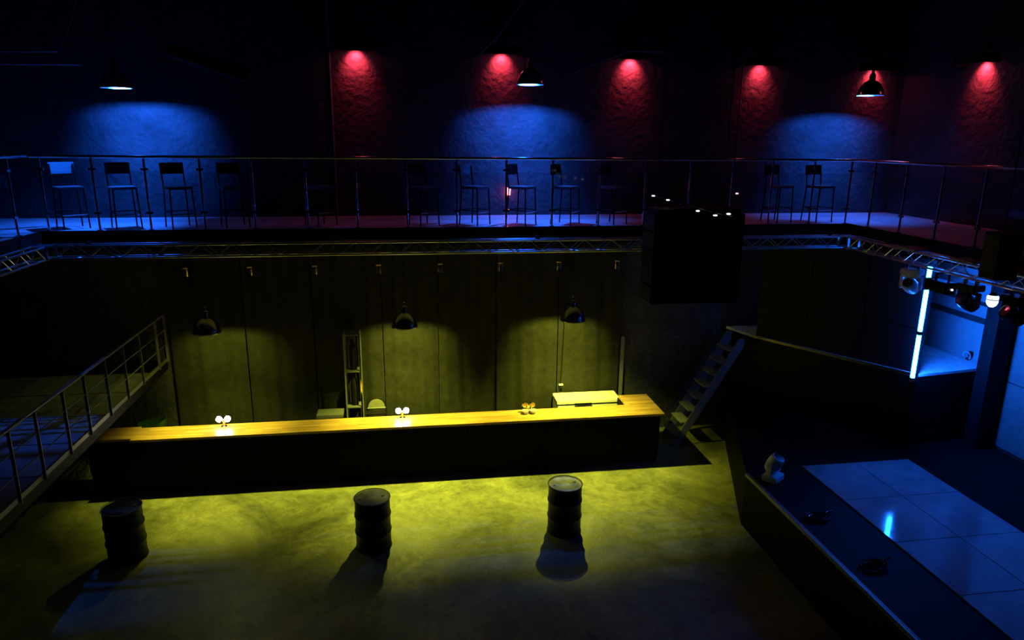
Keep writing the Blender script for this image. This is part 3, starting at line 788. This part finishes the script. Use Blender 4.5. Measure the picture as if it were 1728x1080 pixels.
# bulb shaped lamp
t = thing('bulb_lamp', 'small white bulb-shaped lamp hanging on a short chain from the truss', 'lamp', (tx1-.02, 8.50, TZ0-.018))
MB().path([(0, 0, 0), (0, 0, -.09)], .012, 8).build('chain', 'chrome', t, True)
MB().lathe([(.03, -.09), (.045, -.11), (.06, -.13)], 20).build('cap', 'black', t, True)
MB().lathe([(.06, -.131), (.075, -.15), (.075, -.23), (.06, -.27), (.03, -.30), (.001, -.305)], 20).build('globe', 'globe', t, True)
MB().lathe([(.078, -.195), (.078, -.185)], 20).build('band', 'chrome', t, True)
# flat fixture plates lying on the truss
for i, yy in enumerate((10.35, 9.15, 8.25)):
    o = MB().box(tx1-.06, tx1+.34, yy-.22, yy+.22, TZ1+.018, TZ1+.045).build('truss_plate', 'panel', bevel=.004)
    tag(o, ('flat pale plate lying on the truss above the lit moving head', 'flat plate lying on the truss above the black scanner and moving head', 'flat plate lying on the truss near the flown black cabinet')[i], 'plate')

# moving light and cables on the stage
moving_head((5.95, 9.88, SZ), radians(35), False, 'moving head light standing on the black stage strip beside the deck panels', 'greyhead', 1.05)
def coil(c, label, seed):
    R = random.Random(seed); pts = []
    for i in range(90):
        a = i/90*2*pi*4; r = .13+.03*sin(a*.37+seed)+R.uniform(-.006, .006)
        pts.append((r*1.25*cos(a), r*.8*sin(a), .014+.010*(i/22)))
    pts += [(.2, .1, .014), (.28, .16, .012), (.36, .17, .012)]
    o = MB().path(pts, .011, 6).build('cable_coil', 'rubberg', None, True, loc=c); tag(o, label, 'cable')
M['rubberg'] = mat('glossy_black_cable', (.03, .03, .03), .18)
coil((5.98, 8.62, SZ), 'coil of glossy black cable on the stage strip next to the standing moving head', 1)
coil((6.05, 7.38, SZ), 'coil of glossy black cable on the stage strip farther from the standing moving head', 2)

# ------------------------------------------------------------------ flown loudspeakers
fx0, fx1 = px(1104, 400, Y=9.4).x, px(1255, 400, Y=9.4).x
zt = px(1180, 361, Y=9.4).z
t = thing('speaker_array', 'large black flown loudspeaker array hanging in front of the mezzanine', 'loudspeaker', ((fx0+fx1)/2, 9.4, zt-1.3))
hw = (fx1-fx0)/2
for i in range(5):
    z0 = .26*i; cab = MB().box(-hw, hw, 0, .5, z0+.004, z0+.256).build('cabinet', 'black', t, bevel=.01)
    MB().box(-hw+.03, hw-.03, .5, .51, z0+.02, z0+.24).build('grille', 'grille', cab)
MB().box(-hw+.05, hw-.05, .05, .45, 1.304, 1.36).build('flying_frame', 'black', t)
for s in (-1, 1):
    MB().tube((s*(hw-.12), .25, 1.36), (s*(hw-.12), .25, ZC-(zt-1.3)), .006, 6).build('chain', 'black', t)
# rigging pipe with shiny shackles, their glints painted as glowing dots, above the array
ra, rb = px(1098, 329, X=3.75), px(1236, 366, X=3.75)
t = thing('rigging_pipe', 'slim black rigging pipe with tiny shackles given glowing white glints over the loudspeaker array', 'pipe', ra, world=True)
MB().tube(ra, rb, .012, 8).build('pipe', 'black', t)
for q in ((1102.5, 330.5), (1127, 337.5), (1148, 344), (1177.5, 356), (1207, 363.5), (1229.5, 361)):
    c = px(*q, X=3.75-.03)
    MB().lathe([(.001, -.010), (.022, -.006), (.026, 0), (.022, .006), (.001, .010)], 10, c).build('glowing_dot' if q[0] != 1148 else 'clip', 'dot' if q[0] != 1148 else 'steel', t, True)
for q in (.1, .9):
    c = ra.lerp(rb, q); MB().tube(c, (c.x, c.y, ZC), .005, 6).build('drop_wire', 'black', t)
# cabinet by the side mezzanine
c = px(1688, 425, X=7.85)
t = thing('flown_cabinet', 'black wedge loudspeaker flown in front of the side mezzanine railing foot', 'loudspeaker', (7.85, c.y, c.z-.36))
mb = MB().prism([(-.14, -.15), (.14, -.19), (.14, .19), (-.14, .15)], 0, .62); mb.build('cabinet', 'black', t, bevel=.01)
MB().box(-.155, -.141, -.13, .13, .03, .59).build('grille', 'grille', t)
MB().tube((0, 0, .62), (0, 0, ZC-c.z+.36), .008, 6).build('drop_wire', 'black', t)
